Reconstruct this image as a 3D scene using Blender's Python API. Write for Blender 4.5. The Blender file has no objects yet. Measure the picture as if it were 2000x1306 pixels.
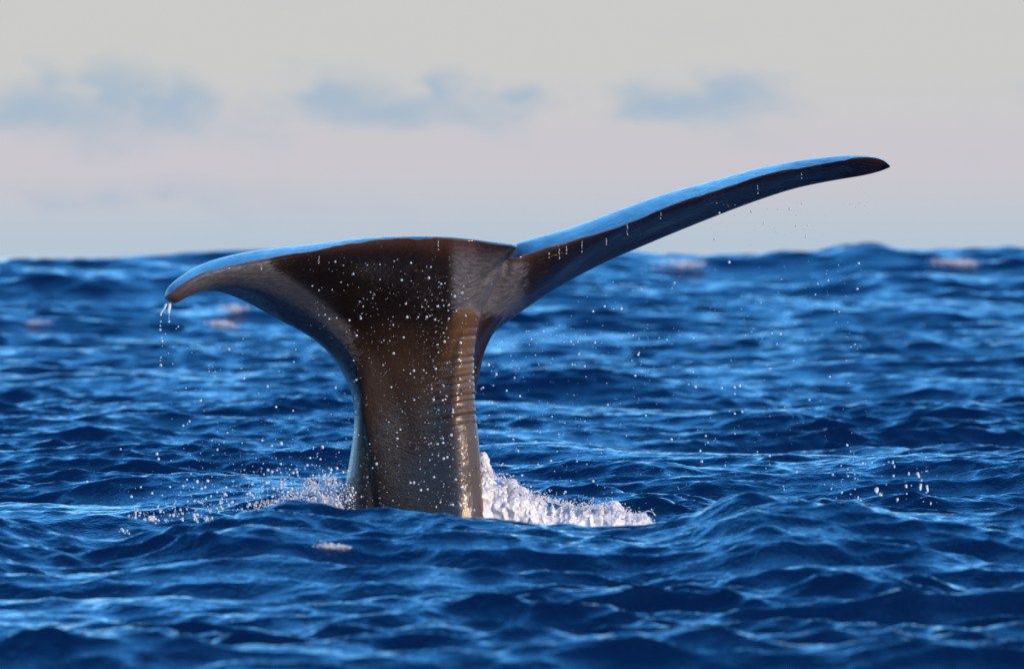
import bpy, math, random
import numpy as np
from mathutils import Vector

# ------------------------------------------------------------------ camera
S = bpy.context.scene
H = 1.32                      # camera height above mean water, metres
D = 40.0                      # distance to the whale
WID = 5.07                    # metres across the frame at the whale
PX = WID / 2000.0             # metres per photo pixel at the whale
HOR = 500.0                   # photo row of the true horizon
cam_d = bpy.data.cameras.new('camera')
cam = bpy.data.objects.new('camera', cam_d)
S.collection.objects.link(cam)
S.camera = cam
cam_d.sensor_width = 36.0
cam_d.lens = 36.0 * D / WID
cam_d.clip_start = 0.5
cam_d.clip_end = 20000
cam.location = (0, 0, H)
pitch = math.atan((653.0 - HOR) * PX / D)
cam.rotation_euler = (math.pi / 2 - pitch, 0, 0)
cam_d.dof.use_dof = True
cam_d.dof.focus_distance = 41.6
cam_d.dof.aperture_fstop = 5.4

# ------------------------------------------------------------------ sky
SUN_AZ = math.radians(134)    # clockwise from the view direction: behind the camera, to the right
SUN_EL = math.radians(19)
W = bpy.data.worlds.new('World')
S.world = W
W.use_nodes = True
nt = W.node_tree
nt.nodes.clear()


def N(t, kind, **kw):
    n = t.nodes.new(kind)
    for k, v in kw.items():
        setattr(n, k, v)
    return n


def mth(t, op, a, b=None, c=None, clamp=False):
    n = t.nodes.new('ShaderNodeMath')
    n.operation = op
    n.use_clamp = clamp
    for i, v in enumerate((a, b, c)):
        if v is None:
            continue
        if isinstance(v, (int, float)):
            n.inputs[i].default_value = v
        else:
            t.links.new(v, n.inputs[i])
    return n.outputs[0]


def smooth(t, v, lo, hi, a=0.0, b=1.0):
    n = t.nodes.new('ShaderNodeMapRange')
    n.interpolation_type = 'SMOOTHSTEP'
    t.links.new(v, n.inputs[0])
    for i, x in enumerate((lo, hi, a, b)):
        n.inputs[i + 1].default_value = x
    return n.outputs[0]


def mixc(t, f, a, b, mode='MIX'):
    n = t.nodes.new('ShaderNodeMix')
    n.data_type = 'RGBA'
    n.blend_type = mode
    for i, v in ((0, f), (6, a), (7, b)):
        if isinstance(v, (int, float)):
            n.inputs[i].default_value = v
        elif isinstance(v, tuple):
            n.inputs[i].default_value = (*v, 1) if len(v) == 3 else v
        else:
            t.links.new(v, n.inputs[i])
    return n.outputs[2]


sky = N(nt, 'ShaderNodeTexSky', sky_type='NISHITA', sun_disc=False)
sky.sun_elevation = SUN_EL
sky.sun_rotation = SUN_AZ
sky.air_density = 1.0
sky.dust_density = 0.0
sky.ozone_density = 6.5
SKY_STRENGTH = 0.142
EXPO = 1.3
HZ = 2 ** -EXPO                # the hazy band is matched to the photograph as exposed
tc = N(nt, 'ShaderNodeTexCoord')
sep = N(nt, 'ShaderNodeSeparateXYZ')
nt.links.new(tc.outputs['Generated'], sep.inputs[0])
el = mth(nt, 'MULTIPLY', mth(nt, 'ARCSINE', sep.outputs[2]), 180 / math.pi)          # degrees
az = mth(nt, 'MULTIPLY', mth(nt, 'ARCTAN2', sep.outputs[0], sep.outputs[1]), 180 / math.pi)
# hazy band low on the horizon
hz1 = mixc(nt, smooth(nt, el, 0.0, 0.65), (.470, .565, .655), (.590, .570, .622))
hz2 = mixc(nt, smooth(nt, el, 0.55, 1.5), hz1, (.600, .600, .588))
cmb = N(nt, 'ShaderNodeCombineXYZ')
nt.links.new(mth(nt, 'MULTIPLY', az, 1.1), cmb.inputs[0])
nt.links.new(mth(nt, 'MULTIPLY', el, 2.0), cmb.inputs[1])
no = N(nt, 'ShaderNodeTexNoise')
no.inputs['Scale'].default_value = 1.0
no.inputs['Detail'].default_value = 3.0
no.inputs['Roughness'].default_value = 0.5
nt.links.new(cmb.outputs[0], no.inputs['Vector'])
no2 = N(nt, 'ShaderNodeTexNoise')
no2.inputs['Scale'].default_value = 2.3
no2.inputs['Detail'].default_value = 4.0
nt.links.new(cmb.outputs[0], no2.inputs['Vector'])
# low far cumulus: a few banks in a row (azimuth, elevation, half width, half height), soft broken rims
DEGPX = math.degrees(PX / D)
banks = [(60, 225, 210, 48), (215, 185, 90, 55), (330, 190, 75, 42), (650, 190, 100, 48), (760, 222, 200, 34), (865, 185, 50, 45),
         (1000, 195, 70, 30), (1330, 205, 120, 42), (1430, 185, 110, 38), (330, 385, 220, 30), (-300, 215, 200, 45),
         (2350, 200, 240, 48), (2900, 180, 150, 40), (-900, 190, 200, 50)]
den = None
azw = mth(nt, 'ADD', az, mth(nt, 'MULTIPLY', mth(nt, 'SUBTRACT', no2.outputs[0], 0.5), 1.1))
elw = mth(nt, 'ADD', el, mth(nt, 'MULTIPLY', mth(nt, 'SUBTRACT', no.outputs[0], 0.5), 0.55))
for (bx, by, hw, hh) in banks:
    a0, e0 = (bx - 1000) * DEGPX, (HOR - by) * DEGPX
    dx = mth(nt, 'DIVIDE', mth(nt, 'SUBTRACT', azw, a0), hw * 1.3 * DEGPX)
    dy = mth(nt, 'DIVIDE', mth(nt, 'SUBTRACT', elw, e0), hh * 1.3 * DEGPX)
    r2 = mth(nt, 'ADD', mth(nt, 'MULTIPLY', dx, dx), mth(nt, 'MULTIPLY', dy, dy))
    g = mth(nt, 'EXPONENT', mth(nt, 'MULTIPLY', r2, -1.0))
    if by > 300:
        g = mth(nt, 'MULTIPLY', g, 0.55)
    den = g if den is None else mth(nt, 'MAXIMUM', den, g)
nz = mth(nt, 'MULTIPLY', mth(nt, 'ADD', mth(nt, 'SUBTRACT', no.outputs[0], 0.5), mth(nt, 'MULTIPLY', mth(nt, 'SUBTRACT', no2.outputs[0], 0.5), 0.8)), 0.9)
dens = smooth(nt, mth(nt, 'ADD', den, nz), 0.08, 1.15)
hz3 = mixc(nt, mth(nt, 'MULTIPLY', dens, 0.84), hz2, (.350, .475, .605))
hz3 = mixc(nt, 1.0, hz3, (HZ,) * 3, 'MULTIPLY')
hs = N(nt, 'ShaderNodeHueSaturation')
hs.inputs['Saturation'].default_value = 1.16
nt.links.new(sky.outputs[0], hs.inputs['Color'])
skys = mixc(nt, 1.0, hs.outputs[0], (SKY_STRENGTH,) * 3, 'MULTIPLY')
hazef = smooth(nt, el, 2.0, 3.6, 1.0, 0.0)
col = mixc(nt, hazef, skys, hz3)
bg = N(nt, 'ShaderNodeBackground')
bg.inputs[1].default_value = 1.0
nt.links.new(col, bg.inputs[0])
out = N(nt, 'ShaderNodeOutputWorld')
nt.links.new(bg.outputs[0], out.inputs[0])

# ------------------------------------------------------------------ sun, exposure
sd = bpy.data.lights.new('sun', 'SUN')
sd.energy = 2.2
sd.angle = math.radians(0.5)
sd.color = (1.0, 0.72, 0.46)
sun = bpy.data.objects.new('sun', sd)
S.collection.objects.link(sun)
sdir = Vector((math.sin(SUN_AZ) * math.cos(SUN_EL), math.cos(SUN_AZ) * math.cos(SUN_EL), math.sin(SUN_EL)))
sun.rotation_euler = (-sdir).to_track_quat('-Z', 'Y').to_euler()
sun.location = sdir * 60
vs = S.view_settings
vs.view_transform = 'Standard'
vs.look = 'None'
vs.exposure = EXPO
vs.gamma = 1.0
vs.use_curve_mapping = False
S.cycles.use_denoising = True
S.cycles.max_bounces = 8
S.cycles.transmission_bounces = 6
S.cycles.caustics_reflective = False
S.cycles.caustics_refractive = False

# ------------------------------------------------------------------ helpers
rng = np.random.default_rng(7)
random.seed(7)
C = S.collection


def at(px, py, d=0.0):
    """photo point at a depth d metres beyond the whale's station -> world"""
    k = (D + d) / D
    return np.array(((px - 1000) * PX * k, D + d, H - (py - HOR) * PX * k))


def mesh_np(name, V, F, mat, parent=None, smooth_=True):
    me = bpy.data.meshes.new(name)
    V = np.asarray(V, np.float32)
    F = np.asarray(F, np.int32)
    k = F.shape[1]
    me.vertices.add(len(V))
    me.vertices.foreach_set('co', V.ravel())
    me.loops.add(F.size)
    me.loops.foreach_set('vertex_index', F.ravel())
    me.polygons.add(len(F))
    me.polygons.foreach_set('loop_start', np.arange(0, F.size, k, dtype=np.int32))
    me.polygons.foreach_set('loop_total', np.full(len(F), k, np.int32))
    me.polygons.foreach_set('use_smooth', np.full(len(F), smooth_, bool))
    me.update(calc_edges=True)
    me.materials.append(mat)
    o = bpy.data.objects.new(name, me)
    C.objects.link(o)
    if parent:
        o.parent = parent
    return o


def tag(o, label=None, cat=None, group=None, kind=None):
    for k, v in (('label', label), ('category', cat), ('group', group), ('kind', kind)):
        if v:
            o[k] = v
    return o


def material(name):
    m = bpy.data.materials.new(name)
    m.use_nodes = True
    t = m.node_tree
    return m, t, t.nodes['Principled BSDF']


def noise(t, vec, scale, detail=3, rough=0.5, dist=0.0):
    n = t.nodes.new('ShaderNodeTexNoise')
    n.inputs['Scale'].default_value = scale
    n.inputs['Detail'].default_value = detail
    n.inputs['Roughness'].default_value = rough
    n.inputs['Distortion'].default_value = dist
    t.links.new(vec, n.inputs['Vector'])
    return n.outputs[0]


def mapping(t, vec, scale=(1, 1, 1), rot=(0, 0, 0)):
    n = t.nodes.new('ShaderNodeMapping')
    n.inputs['Scale'].default_value = scale
    n.inputs['Rotation'].default_value = rot
    t.links.new(vec, n.inputs['Vector'])
    return n.outputs[0]


def objco(t):
    return t.nodes.new('ShaderNodeTexCoord').outputs['Object']


# ------------------------------------------------------------------ materials
def mat_water():
    m, t, p = material('sea_water')
    p.inputs['Base Color'].default_value = (.0012, .0090, .040, 1)
    p.inputs['Roughness'].default_value = 0.06
    p.inputs['IOR'].default_value = 1.34
    co = objco(t)
    a = noise(t, mapping(t, co, (1.0, .75, 1)), 16, 3, .55, .3)
    b = noise(t, mapping(t, co, (1.0, .8, 1), (0, 0, .5)), 48, 2, .5)
    h = mth(t, 'ADD', mth(t, 'MULTIPLY', a, 0.014), mth(t, 'MULTIPLY', b, 0.004))
    bp = t.nodes.new('ShaderNodeBump')
    bp.inputs['Strength'].default_value = 1.0
    bp.inputs['Distance'].default_value = 1.0
    t.links.new(h, bp.inputs['Height'])
    t.links.new(bp.outputs[0], p.inputs['Normal'])
    return m


def mat_skin():
    m, t, p = material('whale_skin')
    co = objco(t)
    n1 = noise(t, co, 2.2, 4, .6, .4)
    n2 = noise(t, co, 14, 4, .65)
    base = mixc(t, smooth(t, n1, .35, .65), (.011, .006, .0035), (.021, .012, .0065))
    base = mixc(t, smooth(t, n2, .5, .8, 0, .5), base, (.032, .020, .012))
    ng = noise(t, mapping(t, co, (1, 1, 1.6)), 34, 4, .7, .6)
    ngo = mth(t, 'MULTIPLY', mth(t, 'SUBTRACT', ng, .5), 1.8)

    def edge(v):
        # grainy border: the noise only works where the patch fades out
        band = mth(t, 'MULTIPLY', mth(t, 'MULTIPLY', v, mth(t, 'SUBTRACT', 1.0, v)), 4.0, clamp=True)
        return smooth(t, mth(t, 'ADD', v, mth(t, 'MULTIPLY', ngo, band)), .20, .80, 0, .9)
    ap = t.nodes.new('ShaderNodeAttribute')
    ap.attribute_name = 'pale'
    uvv = t.nodes.new('ShaderNodeAttribute')
    uvv.attribute_name = 'skinuv'
    strk = noise(t, mapping(t, uvv.outputs['Vector'], (22, 70, 1), (0, 0, .12)), 1.0, 6, .8, .1)
    sheen_c = mixc(t, smooth(t, strk, .38, .62), (.055, .055, .064), (.150, .150, .168))
    base = mixc(t, edge(ap.outputs['Fac']), base, sheen_c)  # reflected sky sheen painted into the skin colour
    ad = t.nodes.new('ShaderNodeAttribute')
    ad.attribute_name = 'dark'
    base = mixc(t, edge(ad.outputs['Fac']), base, (.0075, .0050, .0045))  # shade below the trailing edge and raised fluke, painted near-black
    # paler skin on the knuckled ridge and the rim (vertex attribute from the mesh)
    at_ = t.nodes.new('ShaderNodeAttribute')
    at_.attribute_name = 'ridge'
    base = mixc(t, at_.outputs['Fac'], base, (.095, .050, .019))
    ar = t.nodes.new('ShaderNodeAttribute')
    ar.attribute_name = 'rim'
    base = mixc(t, ar.outputs['Fac'], base, (.060, .026, .016))
    t.links.new(base, p.inputs['Base Color'])
    p.inputs['Roughness'].default_value = 0.42
    p.inputs['Specular IOR Level'].default_value = 0.12
    p.inputs['Coat Weight'].default_value = 1.0
    p.inputs['Coat IOR'].default_value = 1.42
    rg = smooth(t, n2, .3, .7, .05, .13)
    t.links.new(rg, p.inputs['Coat Roughness'])
    # pale flecks, smeared down the skin
    fk = noise(t, mapping(t, co, (75, 75, 32)), 1.0, 2, .6)
    fk2 = noise(t, co, 6.0, 2, .5)
    base = mixc(t, mth(t, 'MULTIPLY', smooth(t, fk, .66, .72), smooth(t, fk2, .40, .62, .15, .8)), base, (.16, .145, .13))
    # old scratches and scuffs
    sc = noise(t, mapping(t, co, (9, 9, 55), (.35, .5, .2)), 1.0, 2, .5, 1.2)
    sc2 = noise(t, co, 3.0, 2, .5)
    scr = mth(t, 'MULTIPLY', smooth(t, mth(t, 'ABSOLUTE', mth(t, 'SUBTRACT', sc, .5)), .0, .012, 1, 0), smooth(t, sc2, .48, .62))
    base = mixc(t, mth(t, 'MULTIPLY', scr, .55), base, (.13, .11, .09))
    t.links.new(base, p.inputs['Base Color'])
    # fine furrows along the span on the flukes, pebbled on the stock
    at2 = t.nodes.new('ShaderNodeAttribute')
    at2.attribute_name = 'span'
    vec = t.nodes.new('ShaderNodeAttribute')
    vec.attribute_name = 'skinuv'
    st = noise(t, mapping(t, vec.outputs['Vector'], (5, 90, 1)), 1.0, 3, .6, .5)
    pb = noise(t, co, 130, 2, .5)
    pc = noise(t, mapping(t, co, (1, 1, .5)), 45, 2, .5)
    h = mth(t, 'ADD', mth(t, 'MULTIPLY', mth(t, 'MULTIPLY', st, at2.outputs['Fac']), 0.0065),
            mth(t, 'ADD', mth(t, 'MULTIPLY', pb, 0.0015), mth(t, 'MULTIPLY', pc, 0.0022)))
    bp = t.nodes.new('ShaderNodeBump')
    bp.inputs['Strength'].default_value = 1.0
    bp.inputs['Distance'].default_value = 1.0
    t.links.new(h, bp.inputs['Height'])
    t.links.new(bp.outputs[0], p.inputs['Normal'])
    t.links.new(bp.outputs[0], p.inputs['Coat Normal'])
    return m


def mat_foam():
    m, t, p = material('sea_foam')
    co = objco(t)
    n1 = noise(t, co, 30, 3, .6)
    t.links.new(mixc(t, smooth(t, n1, .3, .75), (.64, .63, .63), (.50, .53, .57)), p.inputs['Base Color'])
    p.inputs['Roughness'].default_value = 0.35
    p.inputs['Subsurface Weight'].default_value = 0.5
    p.inputs['Subsurface Radius'].default_value = (.03, .03, .03)
    p.inputs['Subsurface Scale'].default_value = 0.5
    p.inputs['Coat Weight'].default_value = 0.4
    p.inputs['Coat Roughness'].default_value = 0.08
    bp = t.nodes.new('ShaderNodeBump')
    bp.inputs['Distance'].default_value = 1.0
    bp.inputs['Strength'].default_value = 1.0
    t.links.new(mth(t, 'MULTIPLY', noise(t, co, 90, 3, .6), 0.003), bp.inputs['Height'])
    t.links.new(bp.outputs[0], p.inputs['Normal'])
    return m


def mat_drop():
    m, t, p = material('water_drop')
    p.inputs['Base Color'].default_value = (.92, .94, .97, 1)
    p.inputs['Roughness'].default_value = 0.03
    p.inputs['IOR'].default_value = 1.33
    p.inputs['Transmission Weight'].default_value = 0.55
    return m


M_WATER, M_SKIN, M_FOAM, M_DROP = mat_water(), mat_skin(), mat_foam(), mat_drop()

# ------------------------------------------------------------------ the sea
def interp_smooth(x, xs, ys):
    """piecewise interpolation, lightly rounded"""
    w = 0.06
    return sum(np.interp(x + o * w, xs, ys) for o in (-2, -1, 0, 1, 2)) / 5.0


CREST = [(-1200, 1010), (-500, 1000), (0, 1016), (110, 1046), (230, 1052), (300, 1036), (450, 1010), (560, 986), (640, 993), (740, 1004), (860, 993),
         (960, 1003), (1100, 1012), (1200, 1021), (1300, 1012), (1390, 982), (1450, 938), (1500, 930), (1560, 946), (1650, 962), (1750, 974), (1900, 988), (2000, 985),
         (2500, 1000), (3200, 1005)]
YR = 34.0
cx = np.array([(c[0] - 1000) * PX * YR / D for c in CREST])
cz = np.array([H - (c[1] - HOR) * PX * YR / D for c in CREST])
SW = [(-4000, 1.22), (0, 1.27), (250, 1.335), (600, 1.36), (1100, 1.36), (1500, 1.345), (1600, 1.38), (1650, 1.49), (1720, 1.51), (1770, 1.48), (1840, 1.38), (2000, 1.40),
      (2600, 1.30), (6000, 1.2)]
YS = 130.0
sx = np.array([(c[0] - 1000) * PX * YS / D for c in SW])
sz = np.array([c[1] for c in SW])


def g2(y, y0, wn, wf):
    return np.exp(-((y - y0) / np.where(y < y0, wn, wf)) ** 2)


def big_shape(x, y):
    """the swells one can point to: the crest hiding the whale's waterline and the long swell on the skyline"""
    z = (interp_smooth(x, cx, cz) - 0.045) * g2(y, YR, 2.6, 1.6)
    z = z - 0.09 * g2(y, 38.5, 1.6, 3.0)
    ys = YS + 4 * np.sin(x * 0.11 + 1.0)
    z = z + (np.interp(x, sx, sz) - 0.13) * g2(y, ys, 24.0, 26.0)
    return z


WAVES = []
r = np.random.default_rng(21)
for lo, hi, n, sl in ((8, 18, 10, .035), (4, 8, 16, .055), (2, 4, 26, .076), (1, 2, 38, .095), (.5, 1, 48, .130), (.25, .5, 60, .175), (.12, .25, 60, .175), (.07, .12, 44, .09)):
    for i in range(n):
        lam = math.exp(r.uniform(math.log(lo), math.log(hi)))
        k = 2 * math.pi / lam
        spread = 0.42 if lam > 2 else (0.55 if lam > .2 else 0.75)
        th = math.radians(-104) + r.normal() * spread      # travelling towards the camera, a little leftwards
        amp = sl / math.sqrt(n) * math.sqrt(2) / k
        WAVES.append((lam, k * math.cos(th), k * math.sin(th), amp, r.uniform(0, 2 * math.pi), math.cos(th), math.sin(th)))


def sheet(x, y, spacing, choppy=True):
    """x, y arrays; spacing = local grid step (waves shorter than that are left to the material)"""
    x = x.astype(np.float32)
    y = y.astype(np.float32)
    z = np.zeros_like(x)
    ox = np.zeros_like(x)
    oy = np.zeros_like(x)
    calm = 1 - 0.72 * g2(y, 36.0, 22.0, 7.0)                 # keep the named crest readable
    gust = (0.78 + .38 * np.sin(x * 0.83 + 1.3 * np.sin(y * .31)) * np.sin(y * 0.47 + .9 * np.sin(x * .55 + 2)) + .2 * np.sin(1.9 * x - .8 * y)).astype(np.float32)
    steep = (1 + .45 * g2(y, 26.0, 60.0, 4.5)).astype(np.float32)
    gust = np.clip(gust, .5, 1.3)
    for lam, kx, ky, a, ph, cx_, sy_ in WAVES:
        lim = lam / 2.6
        rows = np.where(spacing.min(axis=1) < lim)[0]
        if not len(rows):
            continue
        r0, r1 = rows[0], rows[-1] + 1
        sl = slice(r0, r1)
        w = np.clip((lim - spacing[sl]) / (lim * .35), 0, 1).astype(np.float32)
        if lam > 2:
            w = w * calm[sl]
        elif lam < 1.0:
            w = w * gust[sl]
        if .2 < lam < .9:
            w = w * steep[sl]
        ang = np.float32(kx) * x[sl] + np.float32(ky) * y[sl] + np.float32(ph)
        z[sl] += (a * w) * np.cos(ang)
        if choppy:
            q = (0.92 * a) * w * np.sin(ang)
            ox[sl] -= q * cx_
            oy[sl] -= q * sy_
    return ox, oy, z


def water_z(px, py):
    x = np.array([[px]], float)
    y = np.array([[py]], float)
    return float((sheet(x, y, np.full((1, 1), .02), False)[2] + big_shape(x, y))[0, 0])


def build_sea():
    ys = [-6000, -3000, -1500, -700, -350, -170, -90, -50, -28, -14, -5, 1, 5]
    y = 8.0
    while y < 23:
        ys.append(y)
        y += 0.25 if y < 20 else 0.1
    while y < 60:
        ys.append(y)
        y += 0.028
    while y < 160:
        ys.append(y)
        y += 0.030 * (y / 60) ** 1.7
    st = 0.2
    while y < 9000:
        ys.append(y)
        y += st
        st *= 1.09
    ys = np.array(ys)
    dense = np.linspace(-1.3, 1.3, 420)
    outer = []
    c, st = 1.3, 0.012
    while c < 700:
        c += st
        st *= 1.28
        outer.append(c)
    outer = np.array(outer)
    cs = np.concatenate((-outer[::-1], dense, outer))
    hw = np.maximum(np.abs(ys), 20.0) * (WID / 2 / D)
    X = hw[:, None] * cs[None, :]
    Y = np.repeat(ys[:, None], len(cs), 1)
    dyv = np.gradient(ys)
    dxv = np.gradient(cs)
    spacing = np.maximum(np.abs(dyv)[:, None], hw[:, None] * dxv[None, :])
    ox, oy, z = sheet(X, Y, spacing)
    z = z + big_shape(X, Y)
    far = np.clip((np.hypot(X, Y) - 400) / 2000, 0, 1)
    V = np.stack((X + ox, Y + oy, z * (1 - far)), -1).reshape(-1, 3)
    nr, nc = X.shape
    idx = np.arange(nr * nc).reshape(nr, nc)
    F = np.stack((idx[:-1, :-1], idx[:-1, 1:], idx[1:, 1:], idx[1:, :-1]), -1).reshape(-1, 4)
    o = mesh_np('sea', V, F, M_WATER)
    o['kind'] = 'structure'
    return o


build_sea()

# ------------------------------------------------------------------ the whale's tail
def auto(E, B, b1, b2, T, sag=1.3):
    """a fluke section seen nearly edge-on: trailing edge E, lower limb B, back points, upper limb T"""
    n = []
    for t in (.2, .4, .6, .82):
        n.append((E[0] + (B[0] - E[0]) * t, E[1] + (B[1] - E[1]) * t, E[2] + (B[2] - E[2]) * t ** sag))
    return [E] + n + [B, b1, b2, T]


ST = [
    [(322, 579, -.97), (322, 580, -.97), (322, 581, -.97), (322, 582, -.97), (323, 583, -.96), (324, 584, -.95), (323, 583, -.94), (322, 581, -.94), (321, 579, -.95)],
    [(330, 574, -1.0), (331, 578, -1.0), (332, 583, -1.0), (334, 588, -.99), (336, 592, -.97), (338, 594, -.94), (335, 588, -.9), (329, 574, -.88), (325, 564, -.93)],
    [(362, 551, -1.01), (365, 557, -1.01), (367, 564, -1.0), (369, 570, -.98), (370, 575, -.95), (371, 577, -.9), (366, 570, -.8), (358, 553, -.77), (350, 541, -.80)],
    [(405, 530, -1.0), (406, 538, -1.0), (406, 547, -.98), (406, 556, -.95), (407, 563, -.9), (408, 568, -.83), (403, 561, -.70), (396, 540, -.58), (390, 516, -.68)],
    [(488, 511, -.95), (482, 526, -.94), (476, 542, -.90), (470, 558, -.82), (465, 572, -.70), (462, 581, -.56), (468, 570, -.42), (480, 535, -.32), (478, 491.5, -.50)],
    [(605, 489, -.84), (592, 515, -.81), (579, 545, -.73), (566, 580, -.58), (552, 606, -.42), (540, 622, -.24), (550, 603, -.12), (585, 540, -.05), (602, 478.5, -.35)],
    [(700, 473, -.73), (688, 515, -.68), (672, 560, -.55), (655, 605, -.40), (635, 643, -.26), (616, 665, -.06), (630, 640, .10), (670, 560, .0), (701, 466.5, -.5)],
    [(765, 466, -.63), (752, 525, -.53), (735, 590, -.35), (712, 645, -.23), (680, 690, -.16), (657, 709, .02), (670, 685, .22), (720, 560, .15), (767, 462, -.48)],
    [(810, 464, -.57), (795, 540, -.43), (775, 625, -.24), (745, 700, -.15), (707, 756, -.13), (688, 772, .03), (700, 755, .25), (760, 580, .2), (811, 461.5, -.45)],
    [(845, 464, -.51), (832, 560, -.34), (810, 660, -.15), (775, 760, -.08), (707, 830, -.075), (691, 838, .08), (706, 830, .44), (790, 620, .28), (846, 462, -.40)],
    [(875, 465, -.46), (862, 570, -.28), (840, 690, -.10), (798, 810, -.06), (715, 922, -.055), (677, 940, .10), (690, 940, .55), (810, 650, .35), (876, 463.4, -.37)],
    [(905, 467.5, -.41), (892, 575, -.24), (850, 712, -.08), (806, 870, -.05), (732, 1015, -.04), (655, 1120, .12), (680, 1120, .65), (830, 680, .42), (906, 466, -.33)],
    [(927, 470, -.38), (912, 572, -.22), (866, 706, -.07), (840, 860, -.05), (790, 1010, -.05), (740, 1125, -.02), (740, 1125, .70), (840, 690, .45), (928, 468.8, -.31)],
    [(950, 473, -.38), (926, 565, -.20), (884, 690, -.07), (866, 840, -.06), (845, 1000, -.07), (835, 1125, -.06), (820, 1125, .68), (855, 700, .47), (951, 472, -.28)],
    [(978, 477.5, -.38), (950, 552, -.19), (908, 650, -.09), (892, 800, -.06), (898, 960, -.08), (905, 1125, -.08), (880, 1125, .62), (872, 700, .47), (979, 476, -.24)],
    [(1006, 482, -.38), (975, 535, -.17), (926, 640, -.02), (924, 780, .03), (939, 930, .02), (955, 1125, .02), (915, 1125, .55), (895, 690, .47), (1006, 480, -.22)],
    [(996, 501, -.13), (984, 532, -.09), (935, 640, .06), (913, 770, .17), (922, 930, .20), (930, 1125, .24), (915, 1125, .50), (910, 680, .48), (1001, 490, -.06)],
    [(1010, 504, -.12), (1000, 540, -.07), (965, 615, .07), (922, 720, .27), (908, 900, .36), (908, 1125, .42), (908, 1125, .50), (918, 670, .50), (1004, 474, .10)],
    [(1050, 490, -.06), (1040, 523, -.01), (1015, 570, .09), (985, 615, .21), (953, 655, .34), (929, 693, .48), (935, 665, .6), (1000, 545, .62), (1045, 463, .38)],
    [(1111, 472, .02), (1105, 496, .06), (1092, 524, .14), (1070, 555, .26), (1045, 582, .38), (1020, 607, .52), (1033, 578, .65), (1080, 490, .82), (1107, 445.5, .54)],
    auto((1202, 445, .14), (1150, 528, .60), (1158, 508, .74), (1180, 455, .98), (1196, 413, .72), 1.2),
    auto((1294, 407, .27), (1266, 476, .72), (1271, 460, .86), (1284, 410, 1.08), (1291, 379, .86)),
    auto((1402, 372, .43), (1386, 427, .83), (1388, 414, 1.02), (1393, 374, 1.16), (1399, 350, .98)),
    auto((1483, 344, .55), (1470, 395, .90), (1471, 384, 1.06), (1475, 350, 1.16), (1480, 328.5, 1.05)),
    auto((1564, 328, .67), (1553, 368, .96), (1554, 360, 1.06), (1557, 336, 1.07), (1562, 313.5, 1.01)),
    auto((1645, 313, .79), (1637, 351, 1.02), (1638, 345, 1.09), (1640, 326, 1.09), (1643, 305.4, 1.06)),
    auto((1692, 307, .87), (1686, 343, 1.04), (1687, 338, 1.1), (1689, 322, 1.1), (1691, 304.6, 1.0)),
    auto((1725, 313, .93), (1718, 335, 1.04), (1719, 331, 1.07), (1721, 321, 1.07), (1723, 311, 1.02)),
    auto((1738, 324, .97), (1738, 327, .99), (1738, 326, 1.0), (1738, 325, 1.0), (1738, 323, .99)),
]


def crom(P, nsub, closed=False, corner=None):
    """centripetal-ish Catmull-Rom along axis 0 of P (n, m, 3)"""
    n = len(P)
    outp = []
    segs = n if closed else n - 1
    for i in range(segs):
        p1, p2 = P[i], P[(i + 1) % n]
        if closed:
            p0, p3 = P[(i - 1) % n], P[(i + 2) % n]
            if corner is not None:
                if i == corner:
                    p0 = p1 + (p1 - p2) * .4
                if (i + 1) % n == corner:
                    p3 = p2 + (p2 - p1) * .4
        else:
            p0 = P[i - 1] if i > 0 else p1 * 2 - p2
            p3 = P[i + 2] if i + 2 < n else p2 * 2 - p1
        d01 = np.sqrt(np.linalg.norm(p1 - p0, axis=-1, keepdims=True)) + 1e-4
        d12 = np.sqrt(np.linalg.norm(p2 - p1, axis=-1, keepdims=True)) + 1e-4
        d23 = np.sqrt(np.linalg.norm(p3 - p2, axis=-1, keepdims=True)) + 1e-4
        m1 = (p1 - p0) / d01 - (p2 - p0) / (d01 + d12) + (p2 - p1) / d12
        m2 = (p2 - p1) / d12 - (p3 - p1) / (d12 + d23) + (p3 - p2) / d23
        m1, m2 = m1 * d12, m2 * d12
        ns = nsub[i] if hasattr(nsub, '__len__') else nsub
        for k in range(ns):
            t = k / ns
            outp.append((2 * t ** 3 - 3 * t * t + 1) * p1 + (t ** 3 - 2 * t * t + t) * m1 + (-2 * t ** 3 + 3 * t * t) * p2 + (t ** 3 - t * t) * m2)
    if not closed:
        outp.append(P[-1])
    return np.array(outp)


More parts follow.
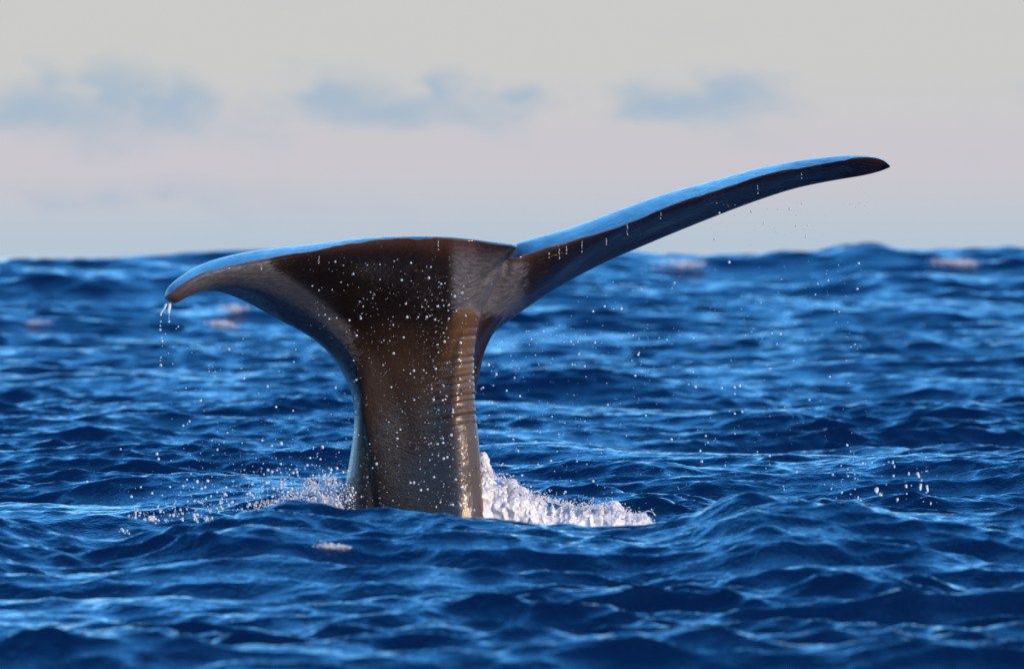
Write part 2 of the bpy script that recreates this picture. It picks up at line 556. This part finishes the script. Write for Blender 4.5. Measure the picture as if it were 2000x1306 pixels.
def build_tail():
    P = np.array([[at(*q) for q in st] for st in ST])              # station, ring, 3
    nub = [8, 10, 10, 12, 14, 14, 12, 10, 10, 12, 12, 14, 14, 14, 14, 14, 8, 10, 12, 14, 14, 14, 14, 12, 12, 10, 8, 8]
    A = crom(np.swapaxes(P, 0, 1), [24, 40, 44, 44, 40, 10, 12, 12, 10], closed=True, corner=0)      # ring fine, station
    A = np.swapaxes(A, 0, 1)                                        # station, ring fine
    G = crom(A, nub)                                                # u, v, 3
    nu, nv = G.shape[:2]
    # the notch must stay crisp; relax the rest along u so that stations leave no creases
    ustat = np.concatenate(([0], np.cumsum(nub)))
    ui = np.arange(nu)
    keep = np.exp(-((ui - ustat[16]) / 9.0) ** 2) + np.exp(-((ui - ustat[15]) / 6.0) ** 2)
    wt = (0.5 * np.clip(1 - keep, 0, 1))[:, None, None]
    vv = np.arange(nv)
    vfade = np.clip((60 - np.minimum(vv, (nv - vv) * 2.5)) / 36.0, 0, 1)
    for it in range(14):
        L = G.copy()
        L[1:-1] = (G[:-2] + G[2:]) / 2
        w = .5 - (.5 - wt) * vfade[None, :, None]
        G = G + (L - G) * w
    for it in range(10):
        L = (np.roll(G, 1, 1) + np.roll(G, -1, 1)) / 2
        w = np.ones(nv) * .5
        w[:3] = 0
        w[-3:] = 0
        G = G + (L - G) * w[None, :, None]
    # keel: a raised, rolled ridge with knuckles
    k = G[..., 1] / D
    gx = G[..., 0] / (PX * k) + 1000
    gy = (H - G[..., 2]) / (PX * k) + HOR
    near = (vv[None, :] <= 192) * np.ones((nu, 1))
    du = np.gradient(G, axis=0)
    dv = np.gradient(G, axis=1)
    nrm = np.cross(dv, du)
    nrm /= np.linalg.norm(nrm, axis=-1, keepdims=True) + 1e-9
    c = nrm[nu // 2, 100]
    if c[1] > 0:
        nrm = -nrm

    def sst(x, a, b):
        t = np.clip((x - a) / (b - a), 0, 1)
        return t * t * (3 - 2 * t)
    hidden = (ui[:, None] > ustat[15])                              # beyond the keel's limb
    cxl = np.interp(gy, [600, 640, 800, 900, 1000], [905, 905, 912, 925, 935])
    wl = np.interp(gy, [600, 700, 760, 860, 1000], [38, 60, 70, 55, 40])
    mx = np.where(hidden, 1.0 - sst(ui[:, None] + 0 * gx, ustat[15], ustat[16] + 4), 1 - sst(cxl - gx, 0, wl))
    ytop = 598 + 0.014 * (gx - 914) ** 2
    top = sst(gy - ytop, 0, 16)
    m_keel = near * mx * top * (1 - sst(gy, 840, 1000))
    arc = gy + 0.0032 * (gx - 905) ** 2 * np.where(gx < 905, -1, 0.5) + 2.5 * np.sin(gx * .07)
    marks = np.array([640, 657, 681, 699, 712, 724, 736, 748, 762, 773, 785, 799, 812, 830])
    groove = np.zeros_like(arc)
    for j, mk in enumerate(marks):
        groove += np.exp(-((arc - mk) / 2.3) ** 2) * (0.55 + .45 * math.sin(j * 2.1 + 1))
    mxw = np.where(hidden, mx, 1 - sst(cxl - gx, 5, np.interp(gy, [640, 720, 800, 860], [50, 85, 95, 60])))
    mk_m = near * mxw * sst(gy, 620, 660) * (1 - sst(gy, 815, 850))
    gl = np.hypot(0, 1) * np.abs((gy - 505) - (gx - 998) * (-55 / 68.0)) * .78
    furrow = near * np.exp(-(gl / 7.0) ** 2) * sst(gx, 918, 950) * (1 - sst(gx, 985, 1000)) * (gy < 575)
    disp = 0.013 * m_keel - 0.0110 * groove * mk_m - 0.016 * furrow
    # soft folds where the flank turns into the ventral side
    s2 = near * np.exp(-((gx - np.interp(gy, [790, 1010], [697, 733])) / 9.0) ** 2) * sst(gy, 790, 850) * (~hidden)
    disp = disp - 0.015 * s2
    G = G + nrm * disp[..., None]
    q = np.random.default_rng(3)
    nick = np.zeros(nu)
    for k_ in range(26):
        nick += q.uniform(.3, 1) * np.exp(-((ui - q.uniform(0, nu)) / q.uniform(.8, 2.6)) ** 2)
    wav = np.interp(ui, np.arange(0, nu + 7, 7), q.normal(size=len(np.arange(0, nu + 7, 7))))
    dEv = np.minimum(vv, nv - vv)
    G[..., 2] -= (nick * .0055 + wav * .0016)[:, None] * np.exp(-(dEv / 5.0) ** 2)[None, :]
    V = G.reshape(-1, 3)
    org = np.array((at(830, 0, .2)[0], D + .2, -0.3))
    idx = np.arange(nu * nv).reshape(nu, nv)
    j2 = np.roll(idx, -1, 1)
    F = np.stack((idx[:-1], j2[:-1], j2[1:], idx[1:]), -1).reshape(-1, 4)
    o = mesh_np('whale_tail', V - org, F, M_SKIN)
    o.location = org
    me = o.data
    import bmesh
    bm = bmesh.new()
    bm.from_mesh(me)
    bmesh.ops.remove_doubles(bm, verts=bm.verts, dist=1e-5)
    bmesh.ops.recalc_face_normals(bm, faces=bm.faces)
    nv0 = len(bm.verts)
    bm.free()

    def attr(name, arr):
        a = me.attributes.new(name, 'FLOAT', 'POINT')
        a.data.foreach_set('value', arr.astype(np.float32).ravel())
    ridge = near * mx * sst(gy - ytop, -2, 9) * (1 - 0.45 * sst(gy, 700, 830))
    ochre = .10 * near * np.exp(-((gx - 800) / 95.0) ** 2 - ((gy - 700) / 75.0) ** 2)
    attr('ridge', np.clip(ridge + ochre * (1 - mx), 0, 1))
    # painted light: sky sheen on drooping fluke and raised root, overhang shade between
    bl = np.interp(gx, [440, 540, 600, 660, 720, 760], [470, 530, 560, 610, 660, 700])      # rim of the painted shade
    pale = near * (sst(gy - bl, -30, 30) * (1 - sst(gx, 640, 735)) + (1 - sst(gx, 470, 560)))
    pale = pale + near * sst(gx, 850, 910) * (1 - sst(gx, 985, 1060)) * (1 - sst(gy, 590, 640))
    attr('pale', np.clip(pale, 0, 1))
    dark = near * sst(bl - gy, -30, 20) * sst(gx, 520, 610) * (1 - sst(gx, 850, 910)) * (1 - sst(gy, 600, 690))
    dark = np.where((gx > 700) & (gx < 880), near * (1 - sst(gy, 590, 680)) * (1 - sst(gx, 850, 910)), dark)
    dark = dark + near * sst(gx, 1010, 1110) * .9  # shaded underside of the raised fluke, painted darker too
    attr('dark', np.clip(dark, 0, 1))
    dE = np.minimum(vv, nv - vv)[None, :] * np.ones((nu, 1))
    rim = np.exp(-(vv[None, :] / 7.0) ** 2) * np.ones((nu, 1))
    tipw = np.exp(-((gx - 335) / 40.0) ** 2) + np.exp(-((gx - 1735) / 35.0) ** 2)
    attr('rim', np.clip(rim * .9 + tipw * .8, 0, 1))
    span = np.clip(sst(gx, 960, 1120) + sst(-gx, -640, -480) + (1 - near), 0, 1)
    attr('span', np.clip(span + .15, 0, 1))
    # coordinates along the skin: x along the span, y around the section
    arc_v = np.concatenate((np.zeros((nu, 1)), np.cumsum(np.linalg.norm(np.diff(G, axis=1), axis=-1), 1)), 1)
    a = me.attributes.new('skinuv', 'FLOAT_VECTOR', 'POINT')
    uvw = np.stack((gx * PX, arc_v, np.zeros_like(gx)), -1)
    a.data.foreach_set('vector', uvw.astype(np.float32).ravel())
    tag(o, 'dark brown whale tail with wide wet flukes and a knuckled ridge', 'whale')
    return o


tail = build_tail()


# ------------------------------------------------------------------ foam, splash and spray
import bmesh


def ico(sub):
    bm = bmesh.new()
    bmesh.ops.create_icosphere(bm, subdivisions=sub, radius=1.0)
    V = np.array([v.co[:] for v in bm.verts])
    F = np.array([[v.index for v in f.verts] for f in bm.faces])
    bm.free()
    return V, F


ICO1, ICO2, ICO3 = ico(1), ico(2), ico(3)


def wobble(V, seed, amp, freq):
    q = np.random.default_rng(seed)
    d = np.zeros(len(V))
    for i in range(5):
        k = q.normal(size=3) * freq * (1 + .5 * i)
        d += np.sin(V @ k + q.uniform(0, 6.28)) / (1 + .5 * i)
    return V * (1 + amp * d[:, None])


LUMPS = [wobble(ICO2[0], 100 + i, .13, 2.2) for i in range(12)]


class Cloud:
    """collects blobs and threads of one splash into one mesh"""
    def __init__(self):
        self.V, self.F, self.n = [], [], 0

    def add(self, V, F):
        self.V.append(V)
        self.F.append(F + self.n)
        self.n += len(V)

    def lump(self, c, r_, stretch=(1, 1, 1)):
        self.add(LUMPS[random.randrange(12)] * (np.array(stretch) * r_) + c, ICO2[1])

    def bead(self, c, r_, stretch=(1, 1, 1)):
        self.add(ICO1[0] * (np.array(stretch) * r_) + c, ICO1[1])

    def thread(self, pts, rad, seg=6):
        pts = np.array(pts)
        P = crom(pts[:, None, :], 6)[:, 0]
        R = np.interp(np.linspace(0, 1, len(P)), np.linspace(0, 1, len(rad)), rad)
        T = np.gradient(P, axis=0)
        T /= np.linalg.norm(T, axis=1, keepdims=True) + 1e-9
        A = np.cross(T, (0.05, 1, 0.02))
        A /= np.linalg.norm(A, axis=1, keepdims=True) + 1e-9
        B = np.cross(T, A)
        an = np.arange(seg) / seg * 2 * math.pi
        V = P[:, None] + R[:, None, None] * (A[:, None] * np.cos(an)[None, :, None] + B[:, None] * np.sin(an)[None, :, None])
        n = len(P)
        idx = np.arange(n * seg).reshape(n, seg)
        j = np.roll(idx, -1, 1)
        Q = np.stack((idx[:-1], j[:-1], j[1:], idx[1:]), -1).reshape(-1, 4)
        tri = np.concatenate((Q[:, [0, 1, 2]], Q[:, [0, 2, 3]]))
        caps = [[idx[0, 0], idx[0, k + 1], idx[0, k]] for k in range(1, seg - 1)] + [[idx[-1, 0], idx[-1, k], idx[-1, k + 1]] for k in range(1, seg - 1)]
        self.add(V.reshape(-1, 3), np.concatenate((tri, np.array(caps))))

    def build(self, name, mat, base):
        base = np.array(base)
        o = mesh_np(name, np.concatenate(self.V) - base, np.concatenate(self.F), mat)
        o.location = base
        return o


# the churned wall of foam on the keel side of the stock
TOPR = [(925, 925), (932, 918), (941, 906), (952, 908), (958, 925), (975, 936), (1005, 943), (1020, 960), (1040, 966), (1085, 978), (1117, 988), (1162, 991), (1192, 985), (1225, 1001), (1262, 1012), (1300, 1046)]
tx, ty = np.array([q[0] for q in TOPR]), np.array([q[1] for q in TOPR])


def vnoise(P, seed):
    """smooth value noise on points P (n, 3), -1..1"""
    tab = np.random.default_rng(seed).uniform(-1, 1, (32, 32, 32))
    I = np.floor(P).astype(np.int64)
    f = P - I
    f = f * f * (3 - 2 * f)
    out_ = 0
    for a in (0, 1):
        for b in (0, 1):
            for c_ in (0, 1):
                out_ = out_ + tab[(I[:, 0] + a) & 31, (I[:, 1] + b) & 31, (I[:, 2] + c_) & 31] * np.where(a, f[:, 0], 1 - f[:, 0]) * np.where(b, f[:, 1], 1 - f[:, 1]) * np.where(c_, f[:, 2], 1 - f[:, 2])
    return out_


def foam_wall(cl, xs, ys, base_py, d0, dw, na, nb, seed, rough=1.0, fq=1.0, taper=.45):
    """a churned bank of foam under the outline (xs, ys), its foot at base_py, from depth d0 to d0 + dw"""
    pa = np.linspace(xs[0], xs[-1], na)
    tops = np.interp(pa, xs, ys)
    big = vnoise(np.stack((pa * .055 * fq, pa * 0, pa * 0 + seed), 1), seed) + .6 * vnoise(np.stack((pa * .14 * fq, pa * 0, pa * 0 + seed), 1), seed + 1)
    tops = np.minimum(tops - big * .16 * (base_py - tops), base_py - 1)
    b = np.linspace(0, 1, nb)
    G = np.zeros((na, nb, 3))
    for i in range(na):
        hgt = base_py - tops[i]
        py = base_py - hgt * np.sin(math.pi * b) ** .75 * .93
        dd = d0 + dw * (.5 - .5 * np.cos(math.pi * b)) * (.5 + .5 * hgt / (base_py - tops.min()))
        for j in range(nb):
            G[i, j] = at(pa[i], py[j], dd[j])
    nn = np.cross(np.gradient(G, axis=1), np.gradient(G, axis=0))
    nn /= np.linalg.norm(nn, axis=-1, keepdims=True) + 1e-9
    if nn[na // 2, nb // 4, 1] > 0:
        nn = -nn
    Q = G.reshape(-1, 3)
    w = np.interp(pa, [xs[0], xs[-1]], [1, 1 - taper])[:, None] * np.ones((1, nb))
    dsp = 0
    for fr, am in ((9, .026), (21, .016), (46, .0065), (95, .0022), (190, .0008)):
        v = vnoise(Q * fr * fq + 11.3, seed + fr)
        dsp = dsp + am * (.8 - 2.2 * np.abs(v))
    G = G + nn * (dsp.reshape(na, nb) * w * rough)[..., None]
    idx = np.arange(na * nb).reshape(na, nb)
    F = np.stack((idx[:-1, :-1], idx[:-1, 1:], idx[1:, 1:], idx[1:, :-1]), -1).reshape(-1, 4)
    cl.add(G.reshape(-1, 3), np.concatenate((F[:, [0, 1, 2]], F[:, [0, 2, 3]])))


sp = Cloud()
foam_wall(sp, tx, ty, 1050, .02, .42, 420, 130, 5)
for i in range(3800):
    px = 938 + (1290 - 938) * random.random() ** 1.1
    top = np.interp(px, tx, ty)
    py = top - abs(random.gauss(0, 7)) * (2.0 if random.random() < .15 else 1) + 6
    sp.bead(at(px, py, random.uniform(-.02, .25)), .0008 + .0042 * random.random() ** 4)
for i in range(140):
    px = 938 + (1280 - 938) * random.random() ** 1.2
    top = np.interp(px, tx, ty)
    sp.bead(at(px, random.uniform(top, 1020), random.uniform(-.10, -.05)), .0015 + .003 * random.random() ** 3)
for i in range(22):
    px = 940 + 330 * random.random()
    top = np.interp(px, tx, ty) + 4
    ax, ay = px, top
    pts = [at(ax, ay, .08)]
    for k in range(3):
        ax += random.uniform(-4, 7)
        ay -= random.uniform(1, 5)
        pts.append(at(ax, ay, .08 + random.uniform(-.02, .02)))
    sp.thread(pts, [.0025, .0012, .0016, .0008])
for (x0, y0, x1, y1, h_) in ((965, 938, 988, 936, 12), (1182, 990, 1198, 988, 8), (1252, 1006, 1280, 1006, 9)):
    pts = [at(x0 + (x1 - x0) * t + random.uniform(-1, 1), y0 + (y1 - y0) * t - h_ * math.sin(math.pi * t) ** .8 + random.uniform(-1, 1), .05) for t in np.linspace(0, 1, 7)]
    sp.thread(pts, [.004, .001, .0022, .0008, .003])
tag(sp.build('splash', M_FOAM, at(1080, 1020, .1)), 'thick wall of white foam heaped against the knuckled side of the tail', 'splash')

# thinner splash on the flat side of the stock
sl = Cloud()
TOPL = [(540, 992), (580, 965), (610, 948), (640, 940), (665, 950), (690, 968)]
lx, ly = np.array([q[0] for q in TOPL]), np.array([q[1] for q in TOPL])
foam_wall(sl, np.array([585, 610, 640, 668, 690, 730]), np.array([992, 976, 964, 962, 960, 965]), 1050, .02, .36, 200, 90, 9, .8)
for i in range(2200):
    px = 695 - 200 * random.random() ** 1.5
    top = np.interp(px, lx, ly)
    py = random.uniform(top - 16, 1003)
    sl.bead(at(px, py, random.uniform(-.05, .25)), .0012 + .0042 * random.random() ** 3)
for i in range(46):
    px = random.uniform(560, 680)
    y0 = np.interp(px, lx, ly) + 12
    pts = [at(px, y0, .1)]
    ax, ay = px, y0
    for k in range(4):
        ax += random.uniform(-9, 9)
        ay -= random.uniform(2, 9)
        pts.append(at(ax, ay, .1 + random.uniform(-.03, .03)))
    sl.thread(pts, [.003, .0014, .002, .001, .003])
tag(sl.build('splash', M_FOAM, at(640, 1010, .15)), 'low ragged splash beside the smooth flank of the tail, under the drooping fluke', 'splash')


def clump(name, label, spots, dist, group=None, cat='foam', dense=1):
    """a patch of foam lying on a wave: spots = (px, py, half width px, half height px) in the photo at a distance"""
    c = Cloud()
    k = dist / D
    for q, (px, py, hw, hh) in enumerate(spots):
        for i in range(int((40 + hw * 5) * dense)):
            u = max(-1.3, min(1.3, random.gauss(0, .55)))
            p = at(px + hw * u, py + hh * random.gauss(0, .42) * math.sqrt(max(.1, 1 - .5 * u * u)), dist - D + random.uniform(-.5, .5) * hw * PX * k)
            c.bead(p, random.uniform(.05, .20) * hh * PX * k, (random.uniform(1, 2.6), 1, .8))
    p0 = at(spots[0][0], spots[0][1] + spots[0][3], dist - D)
    o = c.build(name, M_FOAM, p0)
    tag(o, label, cat, group, kind='stuff')
    return o


WV = [w for w in WAVES if w[0] > .5]


def hit(px, py, y0, y1):
    """distance at which the sight line through a photo point meets the water"""
    ys = np.arange(y0, y1, .1)
    xs = (px - 1000) * PX * ys / D
    zs = H - (py - HOR) * PX * ys / D
    wz = (sheet(xs[None], ys[None], np.full((1, len(ys)), .1), False)[2] + big_shape(xs[None], ys[None]))[0]
    below = np.where(zs <= wz)[0]
    return float(ys[below[0]]) if len(below) else y1


def cap(name, label, spots, y0, y1):
    px, py, hw, hh = spots[0]
    clump(name, label, spots, hit(px, py + hh * .6, y0, y1), dense=4 if y1 < 40 else 1.3)


cap('foam_patch', 'slanting whitecap breaking below the skyline, under the raised fluke', [(1340, 516, 34, 8), (1292, 526, 40, 7), (1250, 533, 30, 4)], 45, 150)
cap('foam_patch', 'small whitecap on the skyline just right of the tallest far wave', [(1868, 513, 36, 8), (1896, 516, 26, 5), (1838, 509, 20, 4)], 45, 150)
cap('foam_patch', 'round puff of foam beyond the drooping fluke, upper one of two', [(455, 602, 22, 8)], 45, 150)
cap('foam_patch', 'wide puff of foam beyond the drooping fluke, lower one of two', [(428, 632, 20, 7), (446, 637, 16, 5)], 45, 150)
cap('foam_patch', 'faint foam on a dark far wave crest, well left of the tail', [(72, 630, 26, 4)], 45, 150)
cap('foam_patch', 'pale foam streak on the blurred near wave, in front of the tail', [(640, 1069, 34, 8), (616, 1075, 28, 4), (660, 1069, 20, 5), (640, 1069, 22, 6)], 25, 34)

# drips running off the rim of the flukes: (px, top, bottom, depth)
DR = [(1073, 493, 503, -.09), (1092, 486, 505, -.07), (1106, 481, 495, -.05), (1137, 471, 492, .0), (1184, 465, 478, .06), (1225, 438, 458, .10),
      (1291, 415, 427, .2), (1480, 362, 378, .48), (1565, 338, 348, .60), (856, 470, 488, -.58), (623, 500, 514, -.90), (510, 516, 526, -1.0)]
for i, (px, y0, y1, d) in enumerate(DR):
    c = Cloud()
    n = 5
    cut = y0 + (y1 - y0) * random.uniform(.3, .6)
    pts = [at(px + random.uniform(-.8, .8), y0 + (cut - y0) * t, d) for t in np.linspace(0, 1, n)]
    c.thread(pts, [.0020, .0011, .0008, .0010, .0016])
    yy = cut
    while yy < y1:
        c.bead(at(px + random.uniform(-1.2, 1.2), yy, d), random.uniform(.0014, .0030), (1, 1, random.uniform(1, 1.8)))
        yy += random.uniform(2.0, 6.5)
    c.bead(at(px + random.uniform(-1, 1), y1, d), .0030, (1, 1, 1.2))
    o = c.build('water_drip', M_DROP, pts[0])
    tag(o, 'thin bright drip of water hanging from the rim of the raised fluke' if px > 1000 else 'thin bright drip of water hanging from the rim of the drooping fluke', 'drip',
        'drips under the raised fluke' if px > 1000 else 'drips under the drooping fluke')
c = Cloud()
c.thread([at(325, 592, -.95), at(321, 602, -.95), at(316, 609, -.95), at(314, 614, -.95)], [.006, .0045, .004, .003])
c.bead(at(314, 615, -.95), .0055)
tag(c.build('water_strand', M_DROP, at(325, 592, -.95)), 'slanting strand of water pouring from the tip of the drooping fluke', 'water strand')
c = Cloud()
c.thread([at(331, 591, -.95), at(331, 600, -.95), at(330, 607, -.95), at(330, 613, -.95)], [.008, .0085, .006, .003])
for yy, r_ in ((617, .0035), (622, .004), (628, .0065)):
    c.bead(at(330, yy, -.95), r_)
tag(c.build('water_strand', M_DROP, at(331, 591, -.95)), 'thicker straight strand of water falling from the tip of the drooping fluke', 'water strand')

# flying drops: every one a sphere of water; the largest 300 are things, the rest one spray
DROPS = []          # px, py, depth, radius in photo px, stretch, zone


def drops(n, fx, fy, fd, fr, zone, stretch=False):
    for i in range(n):
        px = fx()
        DROPS.append((px, fy(px), fd(), fr(), random.uniform(.85, 1.25) if not stretch else random.uniform(1, 2.2), zone))


U, Gs = random.uniform, random.gauss
size = lambda a, b: (lambda: a * .75 + (b * .95 - a * .75) * random.random() ** 4.5)
drops(260, lambda: U(690, 930), lambda x: U(560, 1000), lambda: U(-1.3, -.75), size(.9, 2.9), 'flank')
drops(230, lambda: Gs(866, 30), lambda x: U(540, 990), lambda: U(-1.3, -.75), size(.9, 3.0), 'flank')
drops(140, lambda: U(600, 920), lambda x: U(500, 660), lambda: U(-1.5, -1.05), size(.9, 2.8), 'flank')
drops(520, lambda: 935 + 760 * random.random() ** 1.3, lambda x: U(max(505, 690 - (x - 935) * .55), 975), lambda: U(-.6, 1.2), size(.8, 3.0), 'open')
drops(160, lambda: U(330, 690), lambda x: U(660, 900), lambda: U(-.6, .6), size(.8, 2.8), 'left')
drops(1100, lambda: 690 - 330 * abs(Gs(0, .5)), lambda x: min(1004, 985 - abs(Gs(0, 48))), lambda: U(-.5, .5), size(.7, 3.6), 'left')
drops(420, lambda: U(250, 620), lambda x: 1012 - (x - 250) * .06 - abs(Gs(0, 14)), lambda: U(-.4, .4), size(.7, 3.2), 'left')
drops(80, lambda: Gs(1510, 75), lambda x: U(395, 478), lambda: U(.3, .9), size(.9, 2.6), 'sky')
drops(14, lambda: U(1640, 1700), lambda x: U(350, 430), lambda: U(.8, 1.1), size(.9, 2.2), 'sky')
drops(60, lambda: U(1640, 1840), lambda x: U(880, 985), lambda: U(-.4, .4), size(.9, 2.6), 'burst')
for (px, py, r_, st_) in ((1712, 958, 5.5, 1.3), (1720, 966, 4, 1.6), (1744, 903, 3, 2.4), (1747, 911, 2.6, 2.0), (1775, 925, 3, 2.2), (1793, 927, 4.5, 1.5), (1800, 938, 2.6, 1.8), (1798, 950, 3.6, 2.2),
                          (1811, 953, 3.4, 2.4), (1770, 949, 4, 1.2), (1771, 964, 3, 1), (1809, 962, 2.6, 1), (1670, 955, 2.6, 1), (1676, 972, 2.4, 2.6), (1681, 977, 3, 1.4), (1745, 929, 3.2, 1), (1703, 903, 3, 1),
                          (1690, 906, 2.4, 1), (1670, 934, 2.6, 1), (1818, 983, 2.6, 2.2), (1726, 907, 2.2, 1.2), (1736, 902, 2.2, 1.3)):
    DROPS.append((px, py, 0.0, r_ * .72, st_, 'burst'))
for (px, py, r_) in ((314, 628, 1.7), (313, 636, 1.8), (313, 644, 2.3), (316, 660, 1.6), (317, 666, 2.2), (317, 676, 1.0), (314, 698, 1.6), (313, 704, 1.2), (314, 713, 2.6), (348, 638, 2), (344, 642, 1.3), (323, 652, 1.2), (329, 690, 1.2)):
    DROPS.append((px, py, -.95, r_, 1.1, 'tip'))
# splatter of larger globules along the trough to the left
for (px, py, r_) in ((293, 1016, 7), (299, 1014, 5), (322, 1018, 4), (330, 1014, 4), (352, 1014, 4.5), (384, 1012, 6), (394, 1010, 6.5), (404, 1014, 5), (411, 1016, 4), (243, 1040, 5), (238, 1037, 4), (248, 1042, 4)):
    for k in range(5):
        DROPS.append((px + Gs(0, r_ * .7), py + Gs(0, r_ * .7), U(-.3, -.1), r_ * U(.25, .6), U(.9, 1.3), 'left'))
DROPS.sort(key=lambda q: -q[3])
me_drop = bpy.data.meshes.new('water_drop')
me_drop.from_pydata([tuple(v) for v in ICO2[0]], [], [tuple(int(i) for i in f) for f in ICO2[1]])
me_drop.polygons.foreach_set('use_smooth', np.ones(len(me_drop.polygons), bool))
me_drop.materials.append(M_DROP)
LAB = {'flank': ('white water drop flying in front of the brown tail', 'drops in front of the tail'),
       'open': ('white water drop flying over the sea under the raised fluke', 'drops under the raised fluke'),
       'left': ('white water drop thrown up over the sea beside the smooth flank and drooping fluke', 'drops beside the smooth flank'),
       'sky': ('clear water drop falling from the raised fluke against the pale sky', 'drops against the sky'),
       'burst': ('white blob of water in the small burst above the near wave, far from the tail', 'blobs in the small burst'),
       'tip': ('white water drop falling in line below the tip of the drooping fluke', 'drops below the drooping tip')}
LAB['trough'] = ('white globule of water strewn low along the wave trough, left of the tail', 'globules along the trough')
LAB['high'] = ('white water drop flying high over the open sea below the drooping fluke', 'drops high below the drooping fluke')
# larger blobs are torn, not round
BLOBS = []
for i in range(6):
    mb = bpy.data.meshes.new('water_blob')
    vb = wobble(ICO3[0], 300 + i, .20, 1.7) * np.array((1, .9, 1))
    mb.from_pydata([tuple(v) for v in vb], [], [tuple(int(k) for k in f) for f in ICO3[1]])
    mb.polygons.foreach_set('use_smooth', np.ones(len(mb.polygons), bool))
    mb.materials.append(M_DROP)
    BLOBS.append(mb)
spray = Cloud()
for i, (px, py, d, r_, st_, zone) in enumerate(DROPS):
    if zone == 'left':
        zone = 'trough' if px < 440 and py > 985 else ('high' if py < 890 else 'left')
    p = at(px, py, d)
    rad = r_ * PX * (D + d) / D
    if i < 300:
        o = bpy.data.objects.new('water_drop', BLOBS[i % 6] if zone in ('burst', 'trough') else me_drop)
        C.objects.link(o)
        o.location = p
        o.scale = (rad, rad, rad * st_)
        o.rotation_euler = (U(-.3, .3), U(-.9, .9) if st_ > 1.3 else U(-.3, .3), 0)
        tag(o, LAB[zone][0], 'water drop', LAB[zone][1])
    else:
        spray.bead(p, rad, (1, 1, st_))
o = spray.build('water_spray', M_DROP, at(800, 1000, 0))
tag(o, 'fine white spray of tiny drops in the air around the tail', 'spray', kind='stuff')
